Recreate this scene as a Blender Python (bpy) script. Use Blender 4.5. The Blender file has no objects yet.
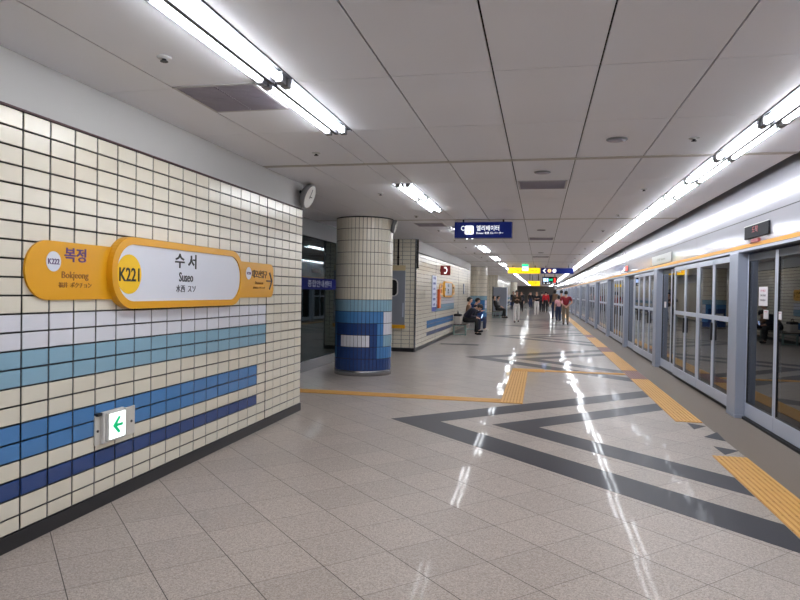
import bpy, bmesh, math, random
from mathutils import Vector, Matrix
random.seed(7)
PI = math.pi
SC = bpy.context.scene
COL = SC.collection

# ------------------------------------------------------------------ camera
CAM_H = 1.475
FPX = 644.7
r_ = Vector((0.97706863, 0.21228686, 0.01646747))
u_ = Vector((-0.01887407, 0.00931491, 0.99977848))
w_ = Vector((-0.21208644, 0.977163, -0.01310803))
cd = bpy.data.cameras.new('camera'); cam = bpy.data.objects.new('camera', cd); COL.objects.link(cam)
cd.sensor_fit = 'HORIZONTAL'; cd.sensor_width = 36.0; cd.lens = FPX / 800 * 36; cd.clip_start = .05; cd.clip_end = 400
cam.matrix_world = Matrix(((r_.x, u_.x, -w_.x, 0), (r_.y, u_.y, -w_.y, 0), (r_.z, u_.z, -w_.z, CAM_H), (0, 0, 0, 1)))
SC.camera = cam
# ------------------------------------------------------------------ world, exposure
wd = bpy.data.worlds.new('world'); SC.world = wd; wd.use_nodes = True
wd.node_tree.nodes['Background'].inputs[0].default_value = (.6, .65, .7, 1)
wd.node_tree.nodes['Background'].inputs[1].default_value = .02
SC.view_settings.view_transform = 'Standard'; SC.view_settings.look = 'None'
SC.view_settings.gamma = 1; SC.view_settings.use_curve_mapping = False
SC.view_settings.exposure = 0.3
TUBE_STRENGTH = 27.0
SC.cycles.use_denoising = True
SC.cycles.max_bounces = 8; SC.cycles.diffuse_bounces = 4; SC.cycles.glossy_bounces = 4; SC.cycles.transparent_max_bounces = 24
SC.cycles.sample_clamp_indirect = 6

# ------------------------------------------------------------------ materials
def lin(c):
    f = lambda v: v / 12.92 if v <= .04045 else ((v + .055) / 1.055) ** 2.4
    return tuple(f(v / 255) for v in c) + (1,)
class NT:
    def __init__(s, m): s.t = m.node_tree; s.n = s.t.nodes; s.l = s.t.links
    def new(s, typ, **k):
        n = s.n.new(typ)
        for a, b in k.items(): setattr(n, a, b)
        return n
    def put(s, sock, v):
        if isinstance(v, bpy.types.NodeSocket): s.l.new(v, sock)
        else: sock.default_value = v
    def m(s, op, a, b=0.0):
        n = s.new('ShaderNodeMath', operation=op); s.put(n.inputs[0], a); s.put(n.inputs[1], b); return n.outputs[0]
    def mix(s, f, a, b):
        n = s.new('ShaderNodeMix', data_type='RGBA'); s.put(n.inputs[0], f); s.put(n.inputs[6], a); s.put(n.inputs[7], b); return n.outputs[2]
MATS = {}
def mat(name, rgb, rough=.5, metal=0.0, var=0.0, vscale=3.0, bump=0.0, bscale=200.0, emit=None, spec=.5, coat=0.0):
    if name in MATS: return MATS[name]
    m = bpy.data.materials.new(name); m.use_nodes = True; t = NT(m); b = t.n['Principled BSDF']
    c = lin(rgb); b.inputs['Base Color'].default_value = c; b.inputs['Roughness'].default_value = rough
    b.inputs['Metallic'].default_value = metal; b.inputs['Specular IOR Level'].default_value = spec
    b.inputs['Coat Weight'].default_value = coat
    if var:
        g = t.new('ShaderNodeNewGeometry'); n = t.new('ShaderNodeTexNoise'); n.inputs['Scale'].default_value = vscale; n.inputs['Detail'].default_value = 5
        t.l.new(g.outputs['Position'], n.inputs['Vector'])
        d = tuple(max(0, v * (1 - var)) for v in c[:3]) + (1,); e = tuple(min(1, v * (1 + var)) for v in c[:3]) + (1,)
        t.l.new(t.mix(n.outputs['Fac'], d, e), b.inputs['Base Color'])
    if bump:
        g = t.new('ShaderNodeNewGeometry'); n = t.new('ShaderNodeTexNoise'); n.inputs['Scale'].default_value = bscale
        t.l.new(g.outputs['Position'], n.inputs['Vector']); bp = t.new('ShaderNodeBump'); bp.inputs['Strength'].default_value = bump; bp.inputs['Distance'].default_value = .002
        t.l.new(n.outputs['Fac'], bp.inputs['Height']); t.l.new(bp.outputs[0], b.inputs['Normal'])
    if emit is not None:
        b.inputs['Emission Color'].default_value = c if emit[0] is None else lin(emit[0]); b.inputs['Emission Strength'].default_value = emit[1]
    MATS[name] = m; return m
def glass_mat(name, tint, rough=.02, amount=1.0):
    m = bpy.data.materials.new(name); m.use_nodes = True; t = NT(m); t.n.clear()
    o = t.new('ShaderNodeOutputMaterial'); tr = t.new('ShaderNodeBsdfTransparent'); tr.inputs[0].default_value = lin(tint)
    gl = t.new('ShaderNodeBsdfGlossy'); gl.inputs['Roughness'].default_value = rough; gl.inputs['Color'].default_value = (.95, .97, 1, 1)
    fr = t.new('ShaderNodeFresnel'); fr.inputs[0].default_value = 1.5; mx = t.new('ShaderNodeMixShader')
    t.l.new(t.m('MULTIPLY', fr.outputs[0], amount), mx.inputs[0]); t.l.new(tr.outputs[0], mx.inputs[1]); t.l.new(gl.outputs[0], mx.inputs[2]); t.l.new(mx.outputs[0], o.inputs[0])
    MATS[name] = m; return m

def polish(t, base, wob=None, k=1.0):
    """worn polish: diffuse stone, a broad sheen, and a sharp reflection that gains strength at grazing view"""
    out = t.n['Material Output']; b = t.n['Principled BSDF']; t.put(b.inputs['Base Color'], base)
    b.inputs['Specular IOR Level'].default_value = 0.0; b.inputs['Roughness'].default_value = .8
    fr = t.new('ShaderNodeFresnel'); fr.inputs[0].default_value = 1.48
    g1 = t.new('ShaderNodeBsdfGlossy'); g1.inputs['Roughness'].default_value = .42; g2 = t.new('ShaderNodeBsdfGlossy'); g2.inputs['Roughness'].default_value = .05
    if wob is not None:
        g = t.new('ShaderNodeNewGeometry'); a = t.new('ShaderNodeVectorMath', operation='SUBTRACT'); t.l.new(wob, a.inputs[0]); a.inputs[1].default_value = (.5, .5, .5)
        c = t.new('ShaderNodeVectorMath', operation='MULTIPLY'); t.l.new(a.outputs[0], c.inputs[0]); c.inputs[1].default_value = (.02, .02, 0)
        d = t.new('ShaderNodeVectorMath', operation='ADD'); t.l.new(g.outputs['Normal'], d.inputs[0]); t.l.new(c.outputs[0], d.inputs[1])
        e = t.new('ShaderNodeVectorMath', operation='NORMALIZE'); t.l.new(d.outputs[0], e.inputs[0]); t.l.new(e.outputs[0], g2.inputs['Normal'])
    m1 = t.new('ShaderNodeMixShader'); m2 = t.new('ShaderNodeMixShader')
    t.l.new(t.m('MULTIPLY', fr.outputs[0], .6 * k), m1.inputs[0]); t.l.new(b.outputs[0], m1.inputs[1]); t.l.new(g1.outputs[0], m1.inputs[2])
    t.l.new(t.m('MULTIPLY', t.m('POWER', fr.outputs[0], 2.3), k), m2.inputs[0]); t.l.new(m1.outputs[0], m2.inputs[1]); t.l.new(g2.outputs[0], m2.inputs[2])
    t.l.new(m2.outputs[0], out.inputs[0])
def stone(name, rgb, var, vscale, k):
    m = bpy.data.materials.new(name); m.use_nodes = True; t = NT(m)
    g = t.new('ShaderNodeNewGeometry'); n = t.new('ShaderNodeTexNoise'); n.inputs['Scale'].default_value = vscale; n.inputs['Detail'].default_value = 4; t.l.new(g.outputs['Position'], n.inputs['Vector'])
    c = lin(rgb); polish(t, t.mix(n.outputs['Fac'], tuple(v * (1 - var) for v in c[:3]) + (1,), tuple(v * (1 + var) for v in c[:3]) + (1,)), None, k)
    MATS[name] = m; return m
def floor_mat():
    m = bpy.data.materials.new('polished_granite'); m.use_nodes = True; t = NT(m); b = t.n['Principled BSDF']
    g = t.new('ShaderNodeNewGeometry'); sp = t.new('ShaderNodeSeparateXYZ'); t.l.new(g.outputs['Position'], sp.inputs[0])
    x, y = sp.outputs[0], sp.outputs[1]
    a = t.m('MULTIPLY', t.m('ADD', x, y), .70711); c = t.m('MULTIPLY', t.m('SUBTRACT', x, y), .70711)
    def line(v, off, pitch, half):
        q = t.m('ABSOLUTE', t.m('SUBTRACT', t.m('FLOORED_MODULO', t.m('SUBTRACT', v, off - pitch / 2), pitch), pitch / 2))
        return t.m('LESS_THAN', q, half)
    la = line(a, .336, .3982, .0024); lb = line(c, -2.69, .3985, .0017)
    ia = t.m('FLOOR', t.m('DIVIDE', t.m('SUBTRACT', a, .336), .3982)); ib = t.m('FLOOR', t.m('DIVIDE', t.m('SUBTRACT', c, -2.69), .3985))
    cx = t.new('ShaderNodeCombineXYZ'); t.l.new(ia, cx.inputs[0]); t.l.new(ib, cx.inputs[1])
    wn = t.new('ShaderNodeTexWhiteNoise', noise_dimensions='2D'); t.l.new(cx.outputs[0], wn.inputs['Vector'])
    vo = t.new('ShaderNodeTexVoronoi'); vo.inputs['Scale'].default_value = 170; t.l.new(g.outputs['Position'], vo.inputs['Vector'])
    hs = t.new('ShaderNodeSeparateColor'); t.l.new(vo.outputs['Color'], hs.inputs[0])
    n2 = t.new('ShaderNodeTexNoise'); n2.inputs['Scale'].default_value = 60; n2.inputs['Detail'].default_value = 4; t.l.new(g.outputs['Position'], n2.inputs['Vector'])
    k = t.m('MULTIPLY', t.m('ADD', t.m('MULTIPLY', hs.outputs[0], .55), t.m('MULTIPLY', n2.outputs['Fac'], .45)), 1.0)
    base = t.mix(k, lin((138, 125, 116)), lin((218, 205, 195)))
    base = t.mix(t.m('MULTIPLY', wn.outputs['Value'], .16), base, lin((120, 110, 104)))
    base = t.mix(t.m('MULTIPLY', lb, .8), base, lin((70, 62, 58)))
    base = t.mix(t.m('MULTIPLY', la, .9), base, lin((50, 44, 42)))
    polish(t, base, wn.outputs['Color'], .95)
    MATS['polished_granite'] = m; return m
FLOOR = floor_mat()
TILE_A = mat('cream_glazed_tile', (226, 219, 203), .22, var=.05, vscale=2)
TILE_B = mat('cream_glazed_tile_warm', (224, 216, 199), .22, var=.05, vscale=2)
TILE_W = mat('white_glazed_tile', (222, 222, 230), .2, var=.03)
TILE_LB = mat('pale_blue_tile', (142, 178, 198), .2, var=.06)
TILE_MB = mat('mid_blue_tile', (78, 130, 186), .2, var=.06)
TILE_DB = mat('navy_tile', (46, 72, 128), .2, var=.06)
GROUT = mat('black_grout', (34, 32, 34), .8)
PLASTER = mat('white_plaster', (186, 185, 184), .6, var=.03, vscale=2)
CEIL = mat('ceiling_panel_paint', (232, 233, 240), .45, var=.03, vscale=1.5)
CEILGAP = mat('ceiling_gap', (38, 36, 38), .8)
CEILSTRIP = mat('ceiling_strip', (176, 170, 164), .45)
BASEB = mat('black_skirting', (34, 34, 38), .35)
ALU = mat('brushed_aluminium', (172, 176, 186), .34, .85, var=.04, vscale=6)
ALU_D = mat('grey_painted_aluminium', (166, 174, 192), .38, .2)
ALU_L = mat('pale_aluminium_frame', (198, 205, 222), .36, .25)
FASC = mat('satin_aluminium_fascia', (216, 217, 228), .12, .42, var=.03, vscale=.8)
STEEL = mat('stainless_steel', (170, 172, 178), .25, .95, var=.05, vscale=8)
DARKG = mat('dark_gasket', (30, 32, 38), .5)
DARKHEAD = mat('dark_grey_header', (72, 76, 86), .45, .3)
YEL = mat('yellow_enamel', (226, 162, 24), .32)
YELD = mat('yellow_disc', (246, 196, 6), .4)
AMBER = mat('amber_band', (240, 168, 40), .35)
WHITE = mat('white_face', (222, 224, 234), .3)
WHITEP = mat('white_plastic', (214, 212, 208), .4)
BLACK = mat('black_ink', (22, 20, 24), .5)
PURPLE = mat('purple_ink', (96, 66, 122), .5)
BROWNINK = mat('brown_ink', (150, 98, 40), .5)
TACT = mat('ochre_tactile_tile', (208, 152, 76), .5, var=.08, vscale=9)
TACTR = mat('ochre_tactile_ridge', (228, 178, 100), .45, var=.06, vscale=9)
TACTP = mat('dusty_pink_tactile_tile', (150, 112, 108), .55, var=.06, vscale=9)
CHEV = stone('dark_granite_inlay', (62, 61, 68), .25, 140, .7)
EDGE = stone('brown_edge_granite', (134, 122, 112), .2, 120, .4)
TUBE = mat('lit_fluorescent_tube', (255, 255, 255), .4, emit=((247, 251, 255), TUBE_STRENGTH))
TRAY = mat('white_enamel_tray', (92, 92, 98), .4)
SPINE = mat('grey_ballast_cover', (72, 72, 78), .5)
BLUESIGN = mat('blue_lit_sign', (22, 38, 112), .4, emit=((22, 40, 130), .10), spec=.15)
BLUEBOX = mat('navy_sign_case', (30, 36, 70), .4)
LITWHITE = mat('lit_white_lettering', (250, 252, 255), .4, emit=((245, 250, 255), .9))
LITYEL = mat('lit_yellow_sign', (250, 205, 0), .4, emit=((255, 205, 0), 1.0))
LITORANGE = mat('lit_orange_lettering', (240, 120, 10), .4, emit=((240, 110, 10), .8))
LITRED = mat('lit_red_led', (230, 60, 50), .4, emit=((240, 50, 40), 1.2))
DIMRED = mat('dim_red_led', (130, 40, 46), .4, emit=((150, 40, 50), .35))
LITGREEN = mat('lit_green', (20, 200, 130), .4, emit=((20, 210, 140), 1.6))
LITCYAN = mat('lit_blue_white_led', (190, 215, 255), .4, emit=((180, 205, 255), 1.6))
EXITFACE = mat('lit_exit_face', (245, 255, 250), .4, emit=((240, 255, 248), 1.1))
EXITGREEN = mat('exit_arrow_green', (0, 190, 120), .4, emit=((0, 180, 130), .4))
SCREEN = mat('black_display', (26, 28, 36), .6, spec=.15)
VENT = mat('mauve_grey_louvre', (164, 159, 172), .5)
VENTL = mat('pale_vent_rim', (186, 184, 186), .45)
GLASS = glass_mat('dark_door_glass', (104, 110, 114), .015, 1.1)
GLASS2 = glass_mat('corridor_glass', (130, 152, 152), .02, .5)
TUNNEL = mat('dark_tunnel_tile', (70, 70, 72), .6, var=.3, vscale=2)
CORR = mat('corridor_paint', (96, 108, 112), .6)
PAPER = mat('white_paper', (226, 222, 228), .6)
PINKINK = mat('pink_ink', (196, 120, 140), .6)
REDBOX = mat('dark_red_sign', (110, 22, 26), .4, emit=((120, 20, 24), .15))
ORANGE = mat('orange_enamel', (222, 96, 36), .4)
BLUEINK = mat('blue_ink', (40, 66, 160), .5)
BEIGEP = mat('beige_plate', (206, 186, 146), .5)
GREYBOX = mat('grey_cabinet', (140, 146, 160), .4)
BENCHM = mat('pale_green_bench_metal', (150, 176, 170), .4, .2)
BENCHW = mat('bench_slat', (96, 92, 88), .5)
GREY = mat('mid_grey_plastic', (120, 120, 124), .5)
LIGHTG = mat('light_grey_plastic', (188, 188, 190), .4)
LCDP = mat('faded_grey_notice', (176, 178, 176), .45)

# ------------------------------------------------------------------ mesh helpers
class MB:
    def __init__(s): s.b = bmesh.new(); s.mats = []
    def mi(s, m):
        if m not in s.mats: s.mats.append(m)
        return s.mats.index(m)
    def face(s, pts, m):
        f = s.b.faces.new([s.b.verts.new(p) for p in pts]); f.material_index = s.mi(m); return f
    def box(s, x0, x1, y0, y1, z0, z1, m, bev=0.0):
        i = s.mi(m); vs = [s.b.verts.new((x, y, z)) for x in (x0, x1) for y in (y0, y1) for z in (z0, z1)]
        fs = []
        for q in ((0, 1, 3, 2), (4, 6, 7, 5), (0, 4, 5, 1), (2, 3, 7, 6), (0, 2, 6, 4), (1, 5, 7, 3)):
            f = s.b.faces.new([vs[k] for k in q]); f.material_index = i; fs.append(f)
        if bev:
            es = list({e for f in fs for e in f.edges})
            bmesh.ops.bevel(s.b, geom=es, offset=bev, segments=2, affect='EDGES', profile=.5)
        return s
    def tube(s, p, q, r, m, n=10, r2=None, cap=True):
        p = Vector(p); q = Vector(q); d = (q - p).normalized(); r2 = r if r2 is None else r2
        a = d.orthogonal().normalized(); c = d.cross(a); i = s.mi(m)
        A = [s.b.verts.new(p + r * (math.cos(2 * PI * k / n) * a + math.sin(2 * PI * k / n) * c)) for k in range(n)]
        B = [s.b.verts.new(q + r2 * (math.cos(2 * PI * k / n) * a + math.sin(2 * PI * k / n) * c)) for k in range(n)]
        for k in range(n):
            f = s.b.faces.new([A[k], A[(k + 1) % n], B[(k + 1) % n], B[k]]); f.material_index = i; f.smooth = True
        if cap:
            for g in (A[::-1], B):
                f = s.b.faces.new(g); f.material_index = i
        return s
    def prism(s, pts, d, m, mside=None):
        """closed outline pts (3D, planar) extruded by vector d"""
        d = Vector(d); A = [s.b.verts.new(p) for p in pts]; B = [s.b.verts.new(Vector(p) + d) for p in pts]; n = len(A)
        f = s.b.faces.new(A[::-1]); f.material_index = s.mi(m); f = s.b.faces.new(B); f.material_index = s.mi(m)
        for k in range(n):
            f = s.b.faces.new([A[k], A[(k + 1) % n], B[(k + 1) % n], B[k]]); f.material_index = s.mi(mside or m)
        return s
    def ring(s, outer, inner, d, m):
        d = Vector(d); n = len(outer); i = s.mi(m)
        O = [s.b.verts.new(p) for p in outer]; I = [s.b.verts.new(p) for p in inner]
        O2 = [s.b.verts.new(Vector(p) + d) for p in outer]; I2 = [s.b.verts.new(Vector(p) + d) for p in inner]
        for k in range(n):
            j = (k + 1) % n
            for q in ([O[k], I[k], I[j], O[j]], [O2[k], O2[j], I2[j], I2[k]], [O[k], O[j], O2[j], O2[k]], [I[k], I2[k], I2[j], I[j]]):
                f = s.b.faces.new(q); f.material_index = i
        return s
    def lathe(s, prof, m, n=24, axis='z', cx=(0, 0, 0)):
        i = s.mi(m); rings = []
        for r, h in prof:
            ring = []
            for k in range(n):
                a = 2 * PI * k / n; x, y = r * math.cos(a), r * math.sin(a)
                p = {'z': (x, y, h), 'y': (x, h, y), 'x': (h, x, y)}[axis]
                ring.append(s.b.verts.new((p[0] + cx[0], p[1] + cx[1], p[2] + cx[2])))
            rings.append(ring)
        for a, b in zip(rings, rings[1:]):
            for k in range(n):
                f = s.b.faces.new([a[k], a[(k + 1) % n], b[(k + 1) % n], b[k]]); f.material_index = i; f.smooth = True
        for g in (rings[0][::-1], rings[-1]):
            f = s.b.faces.new(g); f.material_index = i
        return s
    def mesh(s, name):
        bmesh.ops.recalc_face_normals(s.b, faces=s.b.faces[:])
        me = bpy.data.meshes.new(name); s.b.to_mesh(me); s.b.free()
        for m in s.mats: me.materials.append(m)
        return me
    def build(s, name, parent=None, loc=(0, 0, 0), rot=(0, 0, 0)):
        return link(name, s.mesh(name), parent, loc, rot)
def link(name, data, parent=None, loc=(0, 0, 0), rot=(0, 0, 0)):
    o = bpy.data.objects.new(name, data); COL.objects.link(o); o.parent = parent; o.location = loc; o.rotation_euler = rot; return o
def tag(o, label, cat, group=None, kind=None):
    o['label'] = label
    if cat: o['category'] = cat
    if group: o['group'] = group
    if kind: o['kind'] = kind
    return o
def struct(o): o['kind'] = 'structure'; return o
def thing(name, label, cat, loc=(0, 0, 0), rz=0.0, group=None):
    return tag(link(name, None, None, loc, (0, 0, rz)), label, cat, group)
def dup(root, loc, rz=None, label=None, group=None):
    r = root.copy(); COL.objects.link(r); r.location = loc
    if rz is not None: r.rotation_euler = (0, 0, rz)
    if label: r['label'] = label
    if group: r['group'] = group
    elif 'group' in r.keys() and label and group is None: pass
    for ch in list(root.children):
        c = ch.copy(); COL.objects.link(c); c.parent = r
        for g in list(ch.children):
            d = g.copy(); COL.objects.link(d); d.parent = c
    return r
ORD = ['first', 'second', 'third', 'fourth', 'fifth', 'sixth', 'seventh', 'eighth', 'ninth', 'tenth', 'eleventh', 'twelfth', 'thirteenth', 'fourteenth', 'fifteenth', 'sixteenth', 'seventeenth', 'eighteenth', 'nineteenth', 'twentieth']
ROT_LEFTWALL = (PI / 2, 0, PI / 2)     # faces +x, reads along +y
ROT_FRONT = (PI / 2, 0, 0)             # faces -y, reads along +x
ROT_FASCIA = (PI / 2, 0, -PI / 2)      # faces -x, reads along -y
def text(name, body, h, m, parent, loc, rot, width=None, fat=0.0, depth=.0015, align='CENTER'):
    """lettering whose overall height is h and, if given, whose overall width is width; loc = centre of the line"""
    c = bpy.data.curves.new('lettering', 'FONT'); c.body = body; c.extrude = depth; c.offset = fat; c.resolution_u = 2
    o = bpy.data.objects.new('lettering', c); COL.objects.link(o)
    me = bpy.data.meshes.new_from_object(o.evaluated_get(bpy.context.evaluated_depsgraph_get()))
    bpy.data.objects.remove(o); bpy.data.curves.remove(c)
    xs = [v.co.x for v in me.vertices]; ys = [v.co.y for v in me.vertices]
    sy = h / (max(ys) - min(ys)); sx = (width / (max(xs) - min(xs))) if width else sy
    cx = (max(xs) + min(xs)) / 2 if align == 'CENTER' else min(xs); cy = (max(ys) + min(ys)) / 2
    for v in me.vertices: v.co = ((v.co.x - cx) * sx, (v.co.y - cy) * sy, v.co.z)
    me.materials.clear(); me.materials.append(m)
    for p in me.polygons: p.material_index = 0
    return link(name, me, parent, loc, rot)
def stadium(w, h, rad, n=10, c=(0, 0)):
    """outline in 2D, centred, corner radius rad"""
    out = []
    for sx, sy, a0 in ((1, 1, 0), (-1, 1, 90), (-1, -1, 180), (1, -1, 270)):
        for k in range(n + 1):
            a = math.radians(a0 + 90 * k / n); out.append((c[0] + sx * (w / 2 - rad) + rad * math.cos(a), c[1] + sy * (h / 2 - rad) + rad * math.sin(a)))
    return out

# ------------------------------------------------------------------ setting
CH = 2.762; XW = -2.856; XD = 2.385; YN = -9.0; YF = 112.0; XG = -4.15; YC = 7.45; YB = 15.5; XB = -2.98; YE = 28.2
o = struct(MB().box(XG - 3.2, 2.42, YN, YF, -.12, 0, FLOOR).build('floor'))
fl = o
# dark granite chevrons let into the floor
def chevron(y0, xt=-1.66, x1=1.58, w=.575, m=CHEV):
    mb = MB()
    for s in (1, -1):
        pts = [(xt, y0, .0), (x1, y0 + s * (x1 - xt), .0), (x1, y0 + s * (x1 - xt - w), .0), (xt + w, y0, .0)]
        mb.prism(pts, (0, 0, .0012), m)
    return mb
for yc in (7.275, 14.8, 22.4, 30.0, 37.5):
    chevron(yc).build('chevron_inlay', fl); chevron(yc, -.497, 1.58, .51).build('chevron_inlay', fl)
for xa, ya in ((-2.77, 18.28), (-2.77, 33.5)):
    MB().box(xa, xa + 1.1, ya - .2, ya + .2, 0, .0012, CHEV).build('floor_inlay', fl)
MB().box(1.885, 2.42, YN, YF, 0, .0012, EDGE).build('edge_paving', fl)
tri = MB()
for t in ([(1.70, 8.03), (1.871, 7.885), (1.697, 7.667)], [(1.711, 7.282), (1.909, 7.571), (1.881, 7.116)], [(1.698, 6.851), (1.892, 6.717), (1.715, 6.509)]):
    tri.prism([(a, b, .0012) for a, b in t], (0, 0, .0012), CHEV)
tri.build('triangle_inlay', fl)
tag(fl, 'speckled grey granite platform floor with diagonal joints', None); del fl['label']

# ceiling: panels with open joints under a dark void
XS = [-7.3, -5.4, -4.75, XG, -3.54, -2.93, -2.335, -1.755, -1.5, -.902, -.292, .306, .907, 1.51, 1.77, 2.2]
LEFTF = [(2.47 + 5.05 * k, 5.0 + 5.05 * k) for k in range(-2, 21)]
mb = MB(); mb.box(-7.3, 2.42, YN, YF, CH + .13, CH + .15, CEILGAP)
k = -3
def panel(x0, x1, y0, y1): mb.box(x0 + .005, x1 - .005, y0 + .003, y1 - .003, CH, CH + .012, CEIL)
def notv(x0, x1, y0, y1): panel(x0, x1, y0, y1)
VENT_L = (-2.327, -1.763, 3.735, 4.315)
while 6.33 + 5.05 * k < YF:
    s0 = 6.33 + 5.05 * k; ys = [s0 + .04, s0 + 1.2, s0 + 2.5, s0 + 3.7, s0 + 5.01]
    for a, b in zip(XS, XS[1:]):
        if (a, b) == (1.51, 1.77): continue
        if (a, b) == (-1.755, -1.5):
            # between the sunk light fittings
            f0 = s0 - 1.33 + 2.54
            panel(a, b, s0 + .04, s0 + 1.184); panel(a, b, s0 + 3.737, s0 + 5.01)
            continue
        for c, d in zip(ys, ys[1:]): panel(a, b, c, d)
    mb.box(-7.3, 1.51, s0 - .04, s0 + .04, CH - .004, CH + .012, CEILSTRIP); mb.box(1.77, 2.2, s0 - .04, s0 + .04, CH - .004, CH + .012, CEILSTRIP)
    k += 1
struct(mb.build('ceiling'))

def tiled(mb, org, ud, nd, us, zs, fn, gh=.0035, gv=.0045, grout=GROUT, lift=.004):
    """individual glazed tiles standing off a grout plane. us / zs: joint positions along ud and z"""
    org = Vector(org); ud = Vector(ud); nd = Vector(nd); Z = Vector((0, 0, 1))
    P = lambda u, z, d: org + ud * u + Z * z + nd * d
    mb.face([P(us[0], zs[0], 0), P(us[-1], zs[0], 0), P(us[-1], zs[-1], 0), P(us[0], zs[-1], 0)], grout)
    for i in range(len(us) - 1):
        for j in range(len(zs) - 1):
            m = fn(i, j)
            a, b, c, d = us[i] + gh / 2, us[i + 1] - gh / 2, zs[j] + gv / 2, zs[j + 1] - gv / 2; e = .0025
            lo = [P(a, c, 0), P(b, c, 0), P(b, d, 0), P(a, d, 0)]; hi = [P(a + e, c + e, lift), P(b - e, c + e, lift), P(b - e, d - e, lift), P(a + e, d - e, lift)]
            vl = [mb.b.verts.new(p) for p in lo]; vh = [mb.b.verts.new(p) for p in hi]; k = mb.mi(m)
            mb.b.faces.new(vh).material_index = k
            for q in range(4): mb.b.faces.new([vl[q], vl[(q + 1) % 4], vh[(q + 1) % 4], vh[q]]).material_index = k
RZ = [2.45 - .1033 * k for k in range(23)] + [.09]
RZ = RZ[::-1]                                   # bottom up; row index from the top = 22 - j
cream = lambda: TILE_A if random.random() < .7 else TILE_B
def pattern(yL, yW):
    def f(i, j, us):
        k = 22 - j; y = (us[i] + us[i + 1]) / 2
        if k in (11, 12) and y < yW: return TILE_W
        if k in (13, 14) and y < yW: return TILE_LB
        if k in (17, 18) and y < yL: return TILE_MB
        if k == 20 and y < yL: return TILE_DB
        return cream()
    return f
# near block (left wall)
ROWH = .009
us = [3.098 + .2074 * i for i in range(-50, 22)]
pf = pattern(6.209, 6.416)
mb = MB(); mb.box(XG + .3, XW, YN, YC, 0, CH, PLASTER)
tiled(mb, (XW, 0, 0), (0, 1, 0), (1, 0, 0), us, RZ, lambda i, j: pf(i, j, us), .012, .009)
mb.box(XW, XW + .006, 6.412, 6.421, .09, 2.45, GROUT)
us2 = [XG + .3 + .2074 * i for i in range(5)] + [XW]
tiled(mb, (0, YC, 0), (1, 0, 0), (0, 1, 0), us2, RZ, lambda i, j: cream(), .012, .009)
struct(mb.build('wall_left'))
struct(MB().box(XW, XW + .010, YN, YC + .012, 2.45, 2.462, mat('maroon_trim', (70, 36, 40), .5)).build('trim_4'))
mb = MB(); mb.box(XW, XW + .012, YN, YC + .012, 0, .09, BASEB); mb.box(XG + .3, XW, YC, YC + .012, 0, .09, BASEB)
struct(mb.build('baseboard_left'))
# middle block
us = [YB + .2074 * i for i in range(0, 62)]
pf2 = pattern(22.6, 22.7)
def pfB(i, j):
    y = us[i]
    m = pf2(i, j, us)
    if m is not None and y < 17.1 and m not in (TILE_A, TILE_B): return cream()
    if m in (TILE_LB, TILE_W) and y < 18.3: return cream()
    return m
mb = MB(); mb.box(XG, XB, YB, us[-1], 0, CH, PLASTER)
tiled(mb, (XB, 0, 0), (0, 1, 0), (1, 0, 0), us, RZ, pfB, .012, .009)
us3 = [XG + .2074 * i for i in range(6)] + [XB]; RZF = [.09 + .1033 * k for k in range(26)] + [CH]
tiled(mb, (0, YB, 0), (1, 0, 0), (0, -1, 0), us3, RZF, lambda i, j: cream(), .012, .009)
mb.box(XB - .02, XB + .014, YB - .016, YB + .03, 0, CH, STEEL)      # metal corner guard
for yy in (18.6, 23.9, 27.0): mb.box(XB, XB + .006, yy - .008, yy + .008, .09, 2.45, GROUT)
mb.box(XB, XB + .012, YB, us[-1], 2.44, 2.462, GROUT)
struct(mb.build('wall_left_middle'))
mb = MB(); mb.box(XB, XB + .012, YB, us[-1], 0, .09, BASEB); mb.box(XG, XB, YB - .012, YB, 0, .09, BASEB)
struct(mb.build('baseboard_left_middle'))
# recess behind, further blocks and the platform's end
mb = MB(); mb.box(XG - .1, XG, us[-1], YF, 0, CH, PLASTER); mb.box(XG, XG + .004, us[-1], YF, .09, 2.3, TILE_B); mb.box(XG, XG + .02, us[-1], YF, 0, .09, BASEB)
struct(mb.build('wall_left_rear'))
usF = [46.5 + .2074 * i for i in range(100)]
mb = MB(); mb.box(XG, XB, 46.5, usF[-1], 0, CH, PLASTER)
pf3 = pattern(200, 200)
tiled(mb, (XB, 0, 0), (0, 1, 0), (1, 0, 0), usF[::4], RZ, lambda i, j: pf3(i, j, usF[::4]), .012, .009)
tiled(mb, (0, 46.5, 0), (1, 0, 0), (0, -1, 0), us3, RZF, lambda i, j: cream(), .012, .009)
mb.box(XB, XB + .012, 46.5, usF[-1], 0, .09, BASEB)
struct(mb.build('wall_left_far'))
struct(MB().box(-7.3, 7.2, YF, YF + .2, -1.3, 4.2, mat('far_wall', (92, 86, 82), .6, var=.2)).build('wall_back'))
struct(MB().box(-7.3, 7.2, YN - .2, YN, -1.3, 4.2, PLASTER).build('wall_front'))
# corridor behind the glass
mb = MB(); mb.box(-7.35, -7.25, YC - 1, YB + .2, 0, CH, CORR); mb.box(-7.3, XG + .3, YC - 1.1, YC - 1, 0, CH, CORR); mb.box(-7.3, XG, YB + .1, YB + .2, 0, CH, CORR)
mb.box(-7.25, -7.2, 9.5, 15.2, .9, 2.1, mat('corridor_dark_panel', (48, 66, 64), .3))
struct(mb.build('wall_far_left'))
# tunnel beyond the screen doors
mb = MB(); mb.box(7.0, 7.2, YN, YF, -1.3, 4.2, TUNNEL)
for z in (.3, .9, 1.5, 2.1, 2.7): mb.box(6.97, 7.0, YN, YF, z, z + .06, DARKG)
mb.box(2.42, 7.2, YN, YF, -1.3, -1.2, mat('track_bed', (52, 48, 46), .9)); mb.box(2.75, 7.2, YN, YF, 4.1, 4.2, TUNNEL)
struct(mb.build('wall_right'))
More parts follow.
